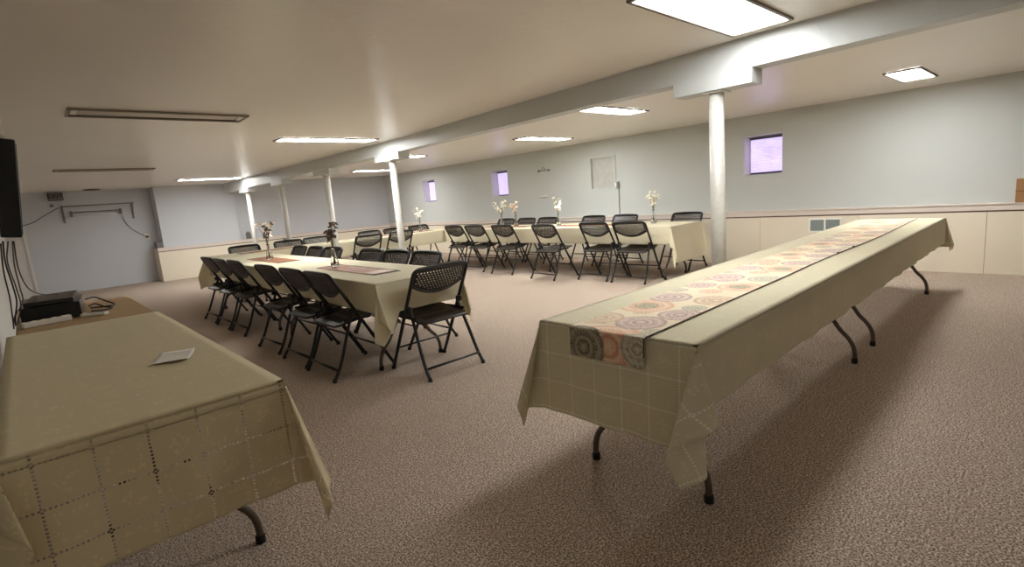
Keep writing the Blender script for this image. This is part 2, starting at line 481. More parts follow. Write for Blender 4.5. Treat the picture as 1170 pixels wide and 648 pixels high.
# windows
def window(n, o):
    y0, y1, z0, z1 = o
    D = 0.21
    b = MB()
    b.quad([(XW, y0, z0), (XW + D, y0, z0), (XW + D, y0, z1), (XW, y0, z1)])
    b.quad([(XW, y1, z0), (XW + D, y1, z0), (XW + D, y1, z1), (XW, y1, z1)])
    b.quad([(XW, y0, z0), (XW + D, y0, z0), (XW + D, y1, z0), (XW, y1, z0)])
    b.quad([(XW, y0, z1), (XW + D, y0, z1), (XW + D, y1, z1), (XW, y1, z1)])
    b.box((XW + D, y0 - .02, z0 - .02), (XW + D + .01, y1 + .02, z1 + .02))
    w = struct(b.build('window_%d' % n, M['wall_white']))
    c = MB(); k = 22      # pleated shade
    for i in range(k):
        za = z0 + .03 + (z1 - z0 - .075) * i / k; zb_ = z0 + .03 + (z1 - z0 - .075) * (i + 1) / k; zm = (za + zb_) / 2
        c.quad([(XW + D - .020, y0 + .004, za), (XW + D - .020, y1 - .03, za), (XW + D - .032, y1 - .03, zm), (XW + D - .032, y0 + .004, zm)])
        c.quad([(XW + D - .032, y0 + .004, zm), (XW + D - .032, y1 - .03, zm), (XW + D - .020, y1 - .03, zb_), (XW + D - .020, y0 + .004, zb_)])
    c.build('blind', M['blind'], w)
    c = MB(); c.box((XW + D - .045, y0 + .002, z1 - .045), (XW + D - .008, y1 - .028, z1 - .022), .003); c.build('head_rail', M['black_plastic'], w)
    c = MB(); c.box((XW + D - .04, y0 + .002, z0 + .012), (XW + D - .012, y1 - .028, z0 + .031), .003); c.build('bottom_rail', M['black_plastic'], w)
window(1, OPEN[0]); window(2, OPEN[2]); window(3, OPEN[3])
# blocked window
y0, y1, z0, z1 = OPEN[1]
e = empty('wall_panel', (XW, (y0 + y1) / 2, (z0 + z1) / 2)); cy, cz = (y0 + y1) / 2, (z0 + z1) / 2
c = MB(); c.box((.035, y0 - cy + .004, z0 - cz + .004), (.05, y1 - cy - .004, z1 - cz - .004)); c.build('board', M['grey_board'], e)
c = MB()
for lo, hi in [((-.012, y0 - cy - .022, z0 - cz - .022), (.034, y0 - cy + .012, z1 - cz + .022)), ((-.012, y1 - cy - .012, z0 - cz - .022), (.034, y1 - cy + .022, z1 - cz + .022)),
               ((-.012, y0 - cy + .012, z1 - cz - .012), (.034, y1 - cy - .012, z1 - cz + .022)), ((-.012, y0 - cy + .012, z0 - cz - .022), (.034, y1 - cy - .012, z0 - cz + .012))]:
    c.box(lo, hi, .003)
c.build('frame', M['wall_sage'], e)
tag(e, 'mottled silver-grey panel filling the blocked window opening', 'panel')

# ------------------------------------------------------------------ ceiling lights
def light(x, y, L, W, lit, lab, lamp='lamp', rz=0.0):
    z = (zl(y) if x < XB0 else ZR)
    e = empty('ceiling_light', (x, y, z), rz)
    if x < XB0: e.rotation_euler = (-math.atan((zl(y - .2) - zl(y + .2)) / .4), 0, rz)
    f = .020
    c = MB()
    for lo, hi in [((-L/2 - f, -W/2 - f, -.016), (L/2 + f, -W/2, -.001)), ((-L/2 - f, W/2, -.016), (L/2 + f, W/2 + f, -.001)),
                   ((-L/2 - f, -W/2, -.016), (-L/2, W/2, -.001)), ((L/2, -W/2, -.016), (L/2 + f, W/2, -.001))]:
        c.box(lo, hi, .003)
    c.build('frame', M['frame_metal'] if lit else M['frame_off'], e)
    c = MB()
    if lit:
        c.box((-L/2 + .006, -W/2 + .004, -.008), (L/2 - .006, W/2 - .004, -.002))
        c.build('diffuser', M[lamp], e)
    else:
        c.box((-L/2 + .05, -W/2 + .012, -.007), (L/2 - .05, W/2 - .045, -.002)); c.build('diffuser', M['lens_off'], e)
        c = MB(); c.box((-L/2, -W/2, -.003), (L/2, W/2, -.001)); c.build('housing', M['dark_gap'], e)
        for s in (-1, 1):
            c = MB(); c.box((s * (L/2 - .025) - .02, -W/2 + .03, -.012), (s * (L/2 - .025) + .02, W/2 - .06, -.004), .003); c.build('end_cap', M['white_plastic'], e)
    tag(e, lab, 'ceiling light', 'recessed fluorescent ceiling lights')
    return e
M['frame_off'] = mat('tan_metal_frame', srgb(150, 138, 120), 0.5)
light(3.02, 1.42, 1.17, .34, True, 'largest glowing ceiling light, against the beam above the medallion-runner table', 'lamp_soft')
light(6.3, -1.35, 1.14, .27, True, 'added fill light, out of view behind the photographer on the window side', 'lamp_fill')  # invented fill, unseen, added to brighten the table sides and ends
light(0.85, -2.3, 1.14, .27, True, 'added fill light, out of view behind the photographer on the television side', 'lamp_fill')  # second invented fill, unseen, lifts the cloth ends facing the camera
light(1.00, 5.06, 1.18, .24, False, 'unlit ceiling light between the television and the striped-runner table')
light(1.06, 9.62, 1.14, .20, False, 'unlit ceiling light further along, toward the exit sign wall')
light(2.90, 6.22, 1.17, .26, True, 'glowing ceiling light against the beam by the second post, television side')
light(3.05, 12.25, 1.17, .26, True, 'thin-looking glowing ceiling light near the far wall, by the fifth post')
light(6.62, 1.17, .80, .26, True, 'glowing ceiling light on the window side, above the medallion table end')
light(5.00, 3.62, 1.14, .27, True, 'glowing ceiling light beside the beam, beyond the thick near post')
light(6.32, 5.84, 1.08, .26, True, 'glowing ceiling light above the window table, beside the silver wall panel')
light(5.08, 8.30, 1.14, .26, True, 'glowing ceiling light mostly hidden behind the beam block of the second post')
light(6.40, 11.45, 1.10, .26, True, 'farthest glowing ceiling light on the window side, beyond the cross table')

# ------------------------------------------------------------------ tables and cloths
TZ = 0.728      # table top surface
def folding_table(name, cx, cy, L, W, rz, lab, grp, top='tabletop', legdx=.30):
    """long axis = local x"""
    e = empty(name, (cx, cy, 0), rz)
    c = MB(); c.box((-L/2, -W/2, TZ - .045), (L/2, W/2, TZ), .010)
    c.build('tabletop', [M[top]], e)
    if top == 'wood':
        c = MB(); c.box((-L/2 - .003, -W/2 - .003, TZ - .04), (L/2 + .003, W/2 + .003, TZ - .008), .003); c.build('edge_band', M['wood_edge'], e)
    for s in (-1, 1):
        x = s * (L/2 - legdx)
        for t in (-1, 1):
            c = MB()
            yo = t * min(.285, W/2 - .06)
            pts = catmull([(x, yo, .012), (x, yo, .065), (x, yo - t * .012, .12), (x, yo - t * .042, .17), (x, yo - t * .10, .235), (x, t * .115, .36), (x, t * .085, .50), (x, t * .085, TZ - .05)], 6)
            c.tube(pts, .0145, 10)
            lg = c.build('leg', M['leg_brown'], e)
            c = MB(); c.lathe([(0, 0), (.019, 0), (.019, .03), (.0152, .036), (.0152, .012), (0, .012)], (x, yo, 0.0), 12); c.build('foot_cap', M['rubber'], lg)
        c = MB(); c.tube([(x, -.105, .40), (x, .105, .40)], .010, 8)
        c.build('crossbar', M['leg_brown'], e)
        c = MB(); c.tube([(x, -.22, TZ - .056), (x, .22, TZ - .056)], .010, 8); c.build('hinge_rail', M['leg_brown'], e)
        c = MB(); c.tube([(x, 0, .40), (x - s * .34, 0, TZ - .05)], .008, 8); c.build('brace', M['leg_brown'], e)
    tag(e, lab, 'table', grp); return e

def cloth(name, L, W, drops, lab, grp, m, loc, rz, flare=(0.02, 0.02, 0.02, 0.02), ear=(30, 30, 30, 30), wig=0.10, wave=0.010, ph=0.0, uv0=(0, 0), creases=(), az=(1, 1, 1, 1), short=None, step=.035, ds=.016, z=None):
    """drops: x-, x+, y-, y+ ; ear: tilt in degrees at corners (x-y-, x+y-, x+y+, x-y+)"""
    z = (TZ + .004) if z is None else z
    a, w = L / 2 + .006, W / 2 + .006
    def axis(h, d0, d1, st):
        n0 = max(2, int(d0 / ds)); n1 = max(2, int(d1 / ds)); nt = max(4, int(2 * h / st))
        return [-h - d0 * (1 - i / n0) for i in range(n0)] + [-h + 2 * h * i / nt for i in range(nt)] + [h + d1 * i / n1 for i in range(n1 + 1)]
    us = axis(a, drops[0], drops[1], step); vs = axis(w, drops[2], drops[3], step)
    R = .014
    rnd = random.Random(int(1000 * (loc[0] + 3 * loc[1])) + 5)
    def fil(s, tilt):
        q = R * PI / 2
        if s < q: return R * math.sin(s / R), R * (1 - math.cos(s / R))
        s2 = s - q
        return R + s2 * math.sin(tilt), R + s2 * math.cos(tilt)
    def pos(u, v):
        sx = -1 if u < 0 else 1; sy = -1 if v < 0 else 1
        ou = max(0.0, abs(u) - a); ov = max(0.0, abs(v) - w)
        if short and sx == short[0] and ou > 0:      # hem gathered up over a chair seat
            q = max(0.0, 1 - max(0.0, abs(v - short[1]) - short[2]) / .06)
            q = q * q * (3 - 2 * q)
            ou *= 1 - (1 - short[3]) * q
        if ou < 1e-9 and ov < 1e-9:
            zz_ = z + .0008 * math.sin(u * 5 + ph) * math.sin(v * 7)
            return Vector((u, v, zz_))
        fx = flare[0] if sx < 0 else flare[1]; fv = flare[2] if sy < 0 else flare[3]
        if ov < 1e-9:
            o_, d_ = fil(ou, fx)
            k = min(1, ou / .3)
            edge = min(1, (w - abs(v)) / .10)
            wv = wave * k * edge * (math.sin(v * 21 + ph) + .6 * math.sin(v * 37 + 2 * ph))
            return Vector((sx * (a + o_ - R + wv * 0.8 + 0.0), v, z - d_))
        if ou < 1e-9:
            o_, d_ = fil(ov, fv)
            k = min(1, ov / .3)
            edge = min(1, (a - abs(u)) / .10)
            wv = wave * k * edge * (math.sin(u * 13 + ph) * .8 + .6 * math.sin(u * 23 + 2.3 * ph))
            for cu in creases:
                q = (u - cu) / .010
                if abs(q) < 4: wv += .006 * k * math.exp(-q * q)
            return Vector((u, sy * (w + o_ - R + wv), z - d_))
        s = math.hypot(ou, ov); t = math.atan2(ov, ou) / (PI / 2)
        ci = {(-1, -1): 0, (1, -1): 1, (1, 1): 2, (-1, 1): 3}[(sx, sy)]
        phm = math.radians(ear[ci])
        tri = 1 - abs(2 * t - 1)
        tilt = fx * (1 - t) + fv * t + phm * tri ** 1.1
        o_, d_ = fil(s, tilt)
        ta = t ** az[ci]
        dr = Vector((sx * (1 - ta), sy * ta, 0)); dr.normalize()
        pr = Vector((-dr.y, dr.x, 0))
        wg = wig * s * math.sin(3 * PI * t) * math.sin(PI * t)
        o2 = max(0, o_ - R * 1.0)
        return Vector((sx * a, sy * w, z - d_)) + dr * o2 + pr * wg * (sx * sy)
    bm = bmesh.new(); uvl = bm.loops.layers.uv.new('UVMap')
    G = [[bm.verts.new(pos(u, v)) for v in vs] for u in us]
    for i in range(len(us) - 1):
        for j in range(len(vs) - 1):
            f = bm.faces.new((G[i][j], G[i + 1][j], G[i + 1][j + 1], G[i][j + 1])); f.smooth = True
            for lp, (p_, q_) in zip(f.loops, ((i, j), (i + 1, j), (i + 1, j + 1), (i, j + 1))):
                lp[uvl].uv = (us[p_] - uv0[0], vs[q_] - uv0[1])
    me = bpy.data.meshes.new(name); bm.to_mesh(me); bm.free(); me.materials.append(m)
    o = bpy.data.objects.new(name, me); COL.objects.link(o); o.location = (loc[0], loc[1], 0); o.rotation_euler = (0, 0, rz)
    sm = o.modifiers.new('thickness', 'SOLIDIFY'); sm.thickness = .0012; sm.offset = 1
    return tag(o, lab, 'tablecloth', grp)
GT = 'folding banquet tables'; GC = 'cream tablecloths'

# table with the medallion runner (runs toward the window wall)
RTx0, RTx1, RTy0, RTy1 = 1.615, 6.66, .852, 1.585
RC = ((RTx0 + RTx1) / 2, (RTy0 + RTy1) / 2); RL = RTx1 - RTx0; RW = RTy1 - RTy0
folding_table('folding_table', RTx0 + RL / 4 + .004, RC[1], RL / 2 - .012, RW - .01, 0, 'folding table under the near half of the medallion-runner cloth', GT, legdx=.22)
folding_table('folding_table', RTx0 + RL * .75 - .004, RC[1], RL / 2 - .012, RW - .01, 0, 'folding table under the window-wall half of the medallion-runner cloth', GT, legdx=.24)
cloth('tablecloth', RL, RW, (.41, .30, .255, .27), 'long cream cloth under the medallion runner, pale dotted squares on its end', GC, M['cloth_lit_eyelet'], RC, 0,
      flare=(.03, .05, .0, .02), ear=(31, 24, 26, 17), wave=.007, ph=.7, uv0=(-RL/2 - .022, .075), creases=(-1.2, .35, 1.25), wig=.26, az=(1.5, 1, 1, .8), ds=.010)

# table against the television wall
LTx0, LTx1, LTy0, LTy1 = -.150, .562, 1.812, 4.075
LC = ((LTx0 + LTx1) / 2, (LTy0 + LTy1) / 2)
folding_table('folding_table', LC[0], LC[1], LTy1 - LTy0 - .012, LTx1 - LTx0 - .012, PI / 2, 'cloth-covered folding table standing against the television wall', GT, legdx=.33)
# local x -> world y ; local y -> world -x
cloth('tablecloth', LTy1 - LTy0, LTx1 - LTx0, (.385, .012, .30, .16), 'cream cloth with see-through dotted squares on the table by the television wall', GC, M['cloth_open'], LC, PI / 2,
      flare=(.02, 0, .0, .0), ear=(20, 5, 5, 6), wave=.006, ph=2.1, uv0=(-(LTy1 - LTy0) / 2 - .045, .036), wig=.34, az=(.8, 1, 1, 1), ds=.010)
# bare table carrying the cable box
folding_table('folding_table', .222, 4.735, 1.25, .68, PI / 2, 'bare tan folding table holding the black cable box', GT, top='wood')

# middle table
MR = -0.019
MTW, MTL = .765, 5.06
def mt(x, y):      # local (x along table from camera end, y across toward posts) -> world
    return (1.812 + y * 1.0 + x * .019, 3.43 + x)
mc = mt(MTL / 2, MTW / 2); mrz = PI / 2 + MR
q1 = mt(MTL * .25, MTW / 2); q2 = mt(MTL * .75, MTW / 2)
folding_table('folding_table', q1[0], q1[1], MTL / 2 - .01, MTW - .012, mrz, 'folding table under the cloth at the single-chair end of the middle row', GT, legdx=.26)
folding_table('folding_table', q2[0], q2[1], MTL / 2 - .01, MTW - .012, mrz, 'folding table under the middle-row cloth where it meets the cross table', GT, legdx=.10)
cloth('tablecloth', MTL, MTW, (.40, .02, .24, .24), 'cream cloth on the middle table with two striped brown runners', GC, M['cloth'], mc, mrz,
      flare=(-.02, 0, -.10, -.10), ear=(16, 4, 4, 16), wave=.004, ph=.3, wig=.26, short=(-1, -.05, .27, .60), ds=.012)

# cross table at the far end
CTx0, CTx1, CTy0, CTy1 = 2.05, 6.98, 8.58, 9.32
cc = ((CTx0 + CTx1) / 2, (CTy0 + CTy1) / 2); CL = CTx1 - CTx0; CW = CTy1 - CTy0
folding_table('folding_table', (CTx0 + 4.40) / 2, cc[1], 4.40 - CTx0 - .012, CW - .012, 0, 'folding table at the corner of middle row and cross row, under cloth', GT, legdx=.33)
folding_table('folding_table', (CTx1 + 4.40) / 2, cc[1], CTx1 - 4.40 - .012, CW - .012, 0, 'folding table at the corner of cross row and window row, under cloth', GT, legdx=.28)
cloth('tablecloth', CL, CW, (.48, .38, .25, .24), 'cream cloth on the cross table joining the middle and window rows', GC, M['cloth'], cc, 0,
      flare=(.03, .02, -.06, -.06), ear=(14, 20, 20, 26), wave=.006, ph=1.1)

# table along the window wall
WTx0, WTx1, WTy0, WTy1 = 6.15, 6.96, 3.56, 8.52
wc = ((WTx0 + WTx1) / 2, (WTy0 + WTy1) / 2); WL = WTy1 - WTy0; WW = WTx1 - WTx0
folding_table('folding_table', wc[0], WTy0 + WL / 4, WL / 2 - .012, WW - .012, PI / 2, 'folding table under the window-row cloth, nearer the thick post', GT, legdx=.17)
folding_table('folding_table', wc[0], WTy0 + WL * .75, WL / 2 - .012, WW - .012, PI / 2, 'folding table under the window-row cloth, at the cross-table corner', GT, legdx=.17)
cloth('tablecloth', WL, WW, (.50, .02, .24, .25), 'cream cloth on the table along the window wall, long corner folds', GC, M['cloth'], wc, PI / 2,
      flare=(.03, 0, -.06, -.06), ear=(15, 4, 4, 16), wave=.006, ph=1.9, creases=(.4,))
CZ = TZ + .0065

# ------------------------------------------------------------------ medallion runner
def runner():
    x0, x1 = RTx0 - .014, RTx1 - .12
    hw = .178
    def cen(x): return 1.222 + .012 * math.sin(x * 2.2) if x > 3.0 else 1.222 + .012 * math.sin(6.6) * max(0, (x - 2) / 1.0)
    dx = .0065
    L = x1 - x0; drop = .118
    nu = int((L + drop) / dx); nv = 56
    us = -drop + np.arange(nu + 1) * (L + drop) / nu
    vs = np.linspace(-hw, hw, nv + 1)
    rng = random.Random(3)
    PAL = {'peach': [srgb(228, 172, 142), srgb(236, 206, 178), srgb(206, 140, 112)],
           'mauve': [srgb(178, 146, 146), srgb(222, 196, 190), srgb(150, 112, 120)],
           'grey': [srgb(170, 166, 150), srgb(210, 202, 182), srgb(136, 134, 122)],
           'olive': [srgb(120, 112, 90), srgb(186, 170, 140), srgb(70, 66, 56)],
           'tan': [srgb(206, 170, 140), srgb(230, 208, 182), srgb(176, 130, 110)],
           'dark': [srgb(86, 82, 72), srgb(160, 150, 128), srgb(44, 42, 38)]}
    pat = [(-.055, -.02, .150, 'peach'), (-.075, .105, .105, 'dark'), (-.045, -.15, .075, 'grey'), (.175, -.045, .105, 'mauve'), (.17, .15, .10, 'tan'), (.075, -.165, .05, 'grey'),
           (.335, .045, .045, 'tan'), (.45, .10, .125, 'peach'), (.36, -.12, .095, 'mauve'), (.50, -.11, .055, 'grey'), (.45, .10, .055, 'olive')]
    per = [(0, -.10, .105, 'mauve'), (.02, .12, .10, 'tan'), (.20, .01, .055, 'peach'), (.17, -.155, .055, 'grey'), (.36, .085, .115, 'peach'), (.36, .085, .05, 'olive'),
           (.34, -.115, .085, 'mauve'), (.52, -.05, .06, 'tan'), (.50, -.17, .04, 'grey')]
    base = .66
    while base < L + .3:
        sg = rng.choice((-1, 1))
        for (a, c, r, k) in per: pat.append((base + a, c * sg, r * rng.uniform(.92, 1.05), k if rng.random() > .2 else rng.choice(('tan', 'grey', 'mauve'))))
        base += .60
    UU, VV = np.meshgrid(us, vs, indexing='ij')
    col = np.empty(UU.shape + (4,)); col[:] = srgb(238, 224, 196)
    for (a, c, r, k) in pat:
        d = np.hypot(UU - a, VV - c) / r
        th = np.arctan2(VV - c, UU - a)
        c0, c1, c2 = (np.array(q) for q in PAL[k])
        ins = d < 1
        ringi = np.floor(d * 9).astype(int)
        spoke = np.sin(th * (10 + 5 * ringi) + ringi * 1.3)
        m = np.where((ringi % 3 == 0)[..., None], c1, np.where((ringi % 3 == 1)[..., None], c0, c2))
        m = np.where(((ringi % 2 == 1) & (spoke > .25))[..., None], c1, m)
        m = np.where((d > .93)[..., None], c0, m)
        col[ins] = m[ins]
    cream = np.array(srgb(240, 228, 202)); fade = np.where(UU < .02, .06, .26)[..., None]
    col = col * (1 - fade) + cream * fade
    X = np.where(UU >= 0, x0 + UU, x0 - .012); Z = np.where(UU >= 0, CZ + .0015, CZ + .0015 + UU)
    cv = np.vectorize(cen)(x0 + np.maximum(UU, 0)); Y = cv + VV
    X = np.where(UU < 0, x0 - .012 + UU * -.02 - .0, X)
    X = np.where((UU < 0), x0 - .010 - (-UU) * .045, X)
    ripple = .0012 * np.sin(UU * 9 + VV * 14) + .0012
    Z = np.where(UU > .1, Z + ripple, Z)
    n0, n1 = UU.shape
    verts = np.stack([X, Y, Z], -1).reshape(-1, 3)
    idx = np.arange(n0 * n1).reshape(n0, n1)
    faces = np.stack([idx[:-1, :-1], idx[1:, :-1], idx[1:, 1:], idx[:-1, 1:]], -1).reshape(-1, 4)
    me = bpy.data.meshes.new('table_runner'); me.from_pydata(verts.tolist(), [], faces.tolist())
    ca = me.color_attributes.new('print', 'FLOAT_COLOR', 'POINT'); ca.data.foreach_set('color', col.reshape(-1).astype(np.float32))
    me.polygons.foreach_set('use_smooth', [True] * len(me.polygons))
    me.materials.append(M['print'])
    o = bpy.data.objects.new('table_runner', me); COL.objects.link(o)
    sm = o.modifiers.new('thickness', 'SOLIDIFY'); sm.thickness = .0012; sm.offset = 1
    tag(o, 'pale table runner printed with peach, mauve and olive medallions', 'table runner')
    c = MB()      # dark hem along the camera-side edge
    c.tube([(x0 + u, cen(x0 + u) - hw - .001, CZ + .004) for u in np.linspace(0, L, 90)], .0022, 5)
    c.tube([(x0 - .012, cen(x0) - hw - .001, CZ), (x0 - .016, cen(x0) - hw - .001, CZ - .07)], .0022, 5)
    h = c.build('hem', M['runner_dark'], o); h['label'] = 'dark edge of the runner'
    for xk, s in ((3.93, .008), (4.26, .009)):
        c = MB(); c.lathe([(0, -s * .5), (s * .8, -s * .3), (s, 0), (s * .8, s * .4), (0, s * .6)], (xk, cen(xk) - hw - .004, CZ + .009), 10); c.build('tassel_knot', M['runner_dark'], o)
runner()

# striped brown runners on the other tables
def strip_runner(x, y, L, W, rz, lab, pale=False):
    e = empty('table_runner', (x, y, CZ + .001), rz)
    c = MB(); c.box((-W / 2, -L / 2, 0), (W / 2, L / 2, .003), .001); c.build('weave', M['bamboo'], e)
    for s in (-1, 1):
        c = MB(); c.box((-W / 2 - .002, s * (L / 2 + .001) - .014, .0001), (W / 2 + .002, s * (L / 2 + .001) + .014, .0045), .001); c.build('end_band', M['runner_dark'], e)
    if pale:
        c = MB(); c.box((-W / 2 + .03, -L / 2 + .05, .003), (W / 2 - .02, -L / 2 + .21, .0048), .001); c.build('woven_panel', M['runner_pale'], e)
        c = MB(); c.box((W / 2 - .02, -L / 2, .003), (W / 2, L / 2 - .3, .0045), .001); c.build('edge_band', M['runner_dark'], e)
    tag(e, lab, 'table runner', 'striped brown runners')
strip_runner(2.20, 4.52, 1.18, .25, MR, 'striped brown runner at the single-chair end of the middle table', True)
strip_runner(2.27, 6.92, 1.20, .27, MR, 'striped brown runner under the white and dark flowers on the middle table')
strip_runner(2.95, 8.92, 1.0, .26, PI / 2, 'striped brown runner on the cross table near the middle row')
strip_runner(5.50, 8.92, 1.1, .26, PI / 2, 'striped brown runner on the cross table near the window row')
strip_runner(6.55, 7.15, 1.15, .26, 0, 'striped brown runner under the paired vases on the window table')
strip_runner(6.55, 5.25, 1.15, .26, 0, 'striped brown runner midway along the window table')

# ------------------------------------------------------------------ folding chairs
def chair_proto():
    e = empty('folding_chair')
    zt, yt, yf = .825, -.205, .255
    W = .245
    def up(h):      # point on the upright at height h, x=0
        return Vector((0, yf + (yt - yf) * h / zt, h))
    # frame: front foot - upright - top bar - upright - front foot
    cr = .045
    pts = []
    foot = up(.012)
    side = [up(h) for h in (.012, .2, .45, .62, zt - cr)]
    for p in side: pts.append(Vector((-W - .006 * (1 - p.z / zt), p.y, p.z)))
    d = (up(zt) - up(0)).normalized()
    for k in range(1, 6):
        a = k / 5 * PI / 2
        q = up(zt - cr) + d * (cr * math.sin(a)); pts.append(Vector((-W + cr * (1 - math.cos(a)), q.y, q.z)))
    tp = up(zt - cr) + d * cr
    for x in (-.12, -.06, 0, .06, .12): pts.append(Vector((x, tp.y - .010 * (1 - (x / .2) ** 2), tp.z + .006 * (1 - (x / .2) ** 2))))
    n = len(side) + 5
    pts += [Vector((-p.x, p.y, p.z)) for p in pts[:n][::-1]]
    c = MB(); c.tube(pts, .0135, 8); c.build('frame', M['black'], e)
    # rear legs hinged at the seat side, bowed slightly
    for s in (-1, 1):
        c = MB()
        P = catmull([(s * (W - .024), -.045, .515), (s * (W - .020), -.075, .44), (s * (W - .006), -.14, .28), (s * (W + .004), -.205, .12), (s * (W + .008), -.268, .012)], 5)
        c.tube(P, .0130, 8)
        c.lathe([(0, 0), (.017, 0), (.0165, .022), (.012, .028)], (s * (W + .008), -.268, 0), 10)
        c.build('leg', M['black'], e)
        c = MB(); c.box((s * (W - .012) - .012, -.085, .495), (s * (W - .012) + .012, -.030, .535), .006); c.build('hinge', M['black_plastic'], e)
        c = MB(); c.lathe([(0, 0), (.017, 0), (.0165, .022), (.012, .028)], (s * (W + .006), yf - .005, 0), 10); c.build('foot_cap', M['rubber'], e)
    c = MB(); c.tube([(-W, -.232, .085), (W, -.232, .085)], .009, 8, sx=1.5); c.build('stretcher', M['black'], e)
    f1 = up(.19); c = MB(); c.tube([(-W, f1.y, .19), (W, f1.y, .19)], .008, 8); c.build('stretcher', M['black'], e)
    # perforated backrest in the plane of the uprights, bowed backward
    hw = W - .011
    def outline_bottom(a): return .150 + .085 * (1 - (a / hw) ** 2)       # distance below top bar
    def place(a, h):
        q = up(zt) - d * h
        bow = -.022 * (1 - (a / hw) ** 2)
        return Vector((a, q.y + bow * .9, q.z))
    bm = bmesh.new()
    cw, chh = .0258, .0215
    rows = 11
    for r in range(rows):
        h0 = .010 + r * chh; h1 = h0 + chh
        off = (r % 2) * cw / 2
        k = -12
        a = -hw + (off - cw if off else -cw * 0)
        while a < hw - 1e-6:
            a0 = max(a, -hw); a1 = min(a + cw, hw)
            am = (a0 + a1) / 2
            if a1 - a0 > .002 and outline_bottom(am) > h0 + .004:
                hb0 = min(h1, outline_bottom(a0)); hb1 = min(h1, outline_bottom(a1))
                o4 = [(a0, h0), (a1, h0), (a1, max(hb1, h0 + .001)), (a0, max(hb0, h0 + .001))]
                full = (a1 - a0 > cw * .9 and h1 < outline_bottom(a0) - .012 and h1 < outline_bottom(a1) - .012 and r > 0 and abs(am) < hw - .022)
                V = [bm.verts.new(place(*q)) for q in o4]
                if full:
                    m_ = .0062; e_ = .0045
                    ii = [(a0 + m_, h0 + e_), (a1 - m_, h0 + e_), (a1 - m_, h1 - e_), (a0 + m_, h1 - e_)]
                    I = [bm.verts.new(place(*q)) for q in ii]
                    for j in range(4): bm.faces.new((V[j], V[(j + 1) % 4], I[(j + 1) % 4], I[j]))
                else:
                    bm.faces.new(V)
            a += cw
    bmesh.ops.remove_doubles(bm, verts=bm.verts, dist=1e-5)
    bmesh.ops.recalc_face_normals(bm, faces=bm.faces)
    g = bmesh.ops.solidify(bm, geom=list(bm.faces), thickness=.005)
    c = MB(); c.merge(bm)
    rim = [place(a, outline_bottom(a)) for a in np.linspace(-hw, hw, 22)]
    c.tube(rim, .0105, 7)
    c.tube([place(a, .012) for a in np.linspace(-hw, hw, 12)], .007, 6)
    c.build('backrest', M['black_plastic'], e)
    # slotted seat
    sw, y0, y1 = .212, -.185, .235
    def sp(x, y):
        t = (y - y0) / (y1 - y0)
        return Vector((x, y, .418 + .062 * t - .010 * math.sin(PI * t) * (1 - (x / .25) ** 2) - .016 * max(0, (t - .85) / .15) ** 2))
    bm = bmesh.new()
    xs = np.linspace(-sw, sw, 21); yy_ = [y0, y0 + .055, y0 + .155, y0 + .185, y0 + .285, y0 + .315, y0 + .385, y1]
    for j in range(len(yy_) - 1):
        for i in range(20):
            xa, xb = xs[i], xs[i + 1]; ya, yb = yy_[j], yy_[j + 1]
            def tp_(x, y):      # taper toward the rear & rounded corners
                t = (y - y0) / (y1 - y0)
                k = 1 - .05 * t
                if t > .99 or t < .01: k *= .9
                return sp(x * k, y)
            V = [bm.verts.new(tp_(*q)) for q in ((xa, ya), (xb, ya), (xb, yb), (xa, yb))]
            if j in (1, 3, 5) and 3 <= i <= 16:
                m_ = .0055
                I = [bm.verts.new(tp_(*q)) for q in ((xa + m_, ya + .006), (xb - m_, ya + .006), (xb - m_, yb - .006), (xa + m_, yb - .006))]
                for q in range(4): bm.faces.new((V[q], V[(q + 1) % 4], I[(q + 1) % 4], I[q]))
            else: bm.faces.new(V)
    bmesh.ops.remove_doubles(bm, verts=bm.verts, dist=1e-5); bmesh.ops.recalc_face_normals(bm, faces=bm.faces)
    bmesh.ops.solidify(bm, geom=list(bm.faces), thickness=.006)
    c = MB(); c.merge(bm)
    ed = [(-sw, y0 + .03), (-sw + .02, y0), (0, y0 - .006), (sw - .02, y0), (sw, y0 + .03), (sw * .97, 0), (sw * .95, y1 - .03), (sw * .95 - .03, y1), (0, y1 + .008), (-sw * .95 + .03, y1), (-sw * .95, y1 - .03), (-sw * .97, 0)]
    c.tube([sp(*q) + Vector((0, 0, -.006)) for q in ed], .0105, 7, closed=True)
    c.build('seat', M['black_plastic'], e)
    for s in (-1, 1):      # seat carrier rails
        c = MB(); c.box((s * (sw + .012) - .006, -.12, .432), (s * (sw + .012) + .006, .10, .455), .003); c.build('seat_rail', M['black'], e)
    return e
chair0 = chair_proto()
CT = None
used = [False]
def put_chair(x, y, face, lab, grp):
    """face: heading (radians) the sitter looks to; local +y is forward"""
    global CT
    rz = face - PI / 2
    if not used[0]:
        used[0] = True; CT = tree_of(chair0)
        o = chair0; o.location = (x, y, 0); o.rotation_euler = (0, 0, rz)
    else: o = copy_tree(chair0, CT, (x, y, 0), rz)
    tag(o, lab, 'chair', grp); return o
ORD = ['first', 'second', 'third', 'fourth', 'fifth', 'sixth', 'seventh']
put_chair(2.245, 3.40, PI / 2, 'black perforated folding chair standing alone at the end of the middle table', 'folding chairs')
jit = random.Random(11)
for i, y in enumerate([4.00, 4.57, 5.27, 6.40, 6.97, 7.60]):
    put_chair(1.800 + .019 * (y - 3.43) + (0.02 if i in (3,) else 0), y, 0 + jit.uniform(-.04, .04), f'{ORD[i]} black folding chair from the single-chair end, television-wall side of the middle table', 'folding chairs')
for i, y in enumerate([4.25, 4.81, 5.37, 6.41, 6.98, 7.55]):
    put_chair(2.61 + .019 * (y - 3.43), y, PI + jit.uniform(-.05, .05), f'{ORD[i]} black folding chair from the single-chair end, post side of the middle table', 'folding chairs')
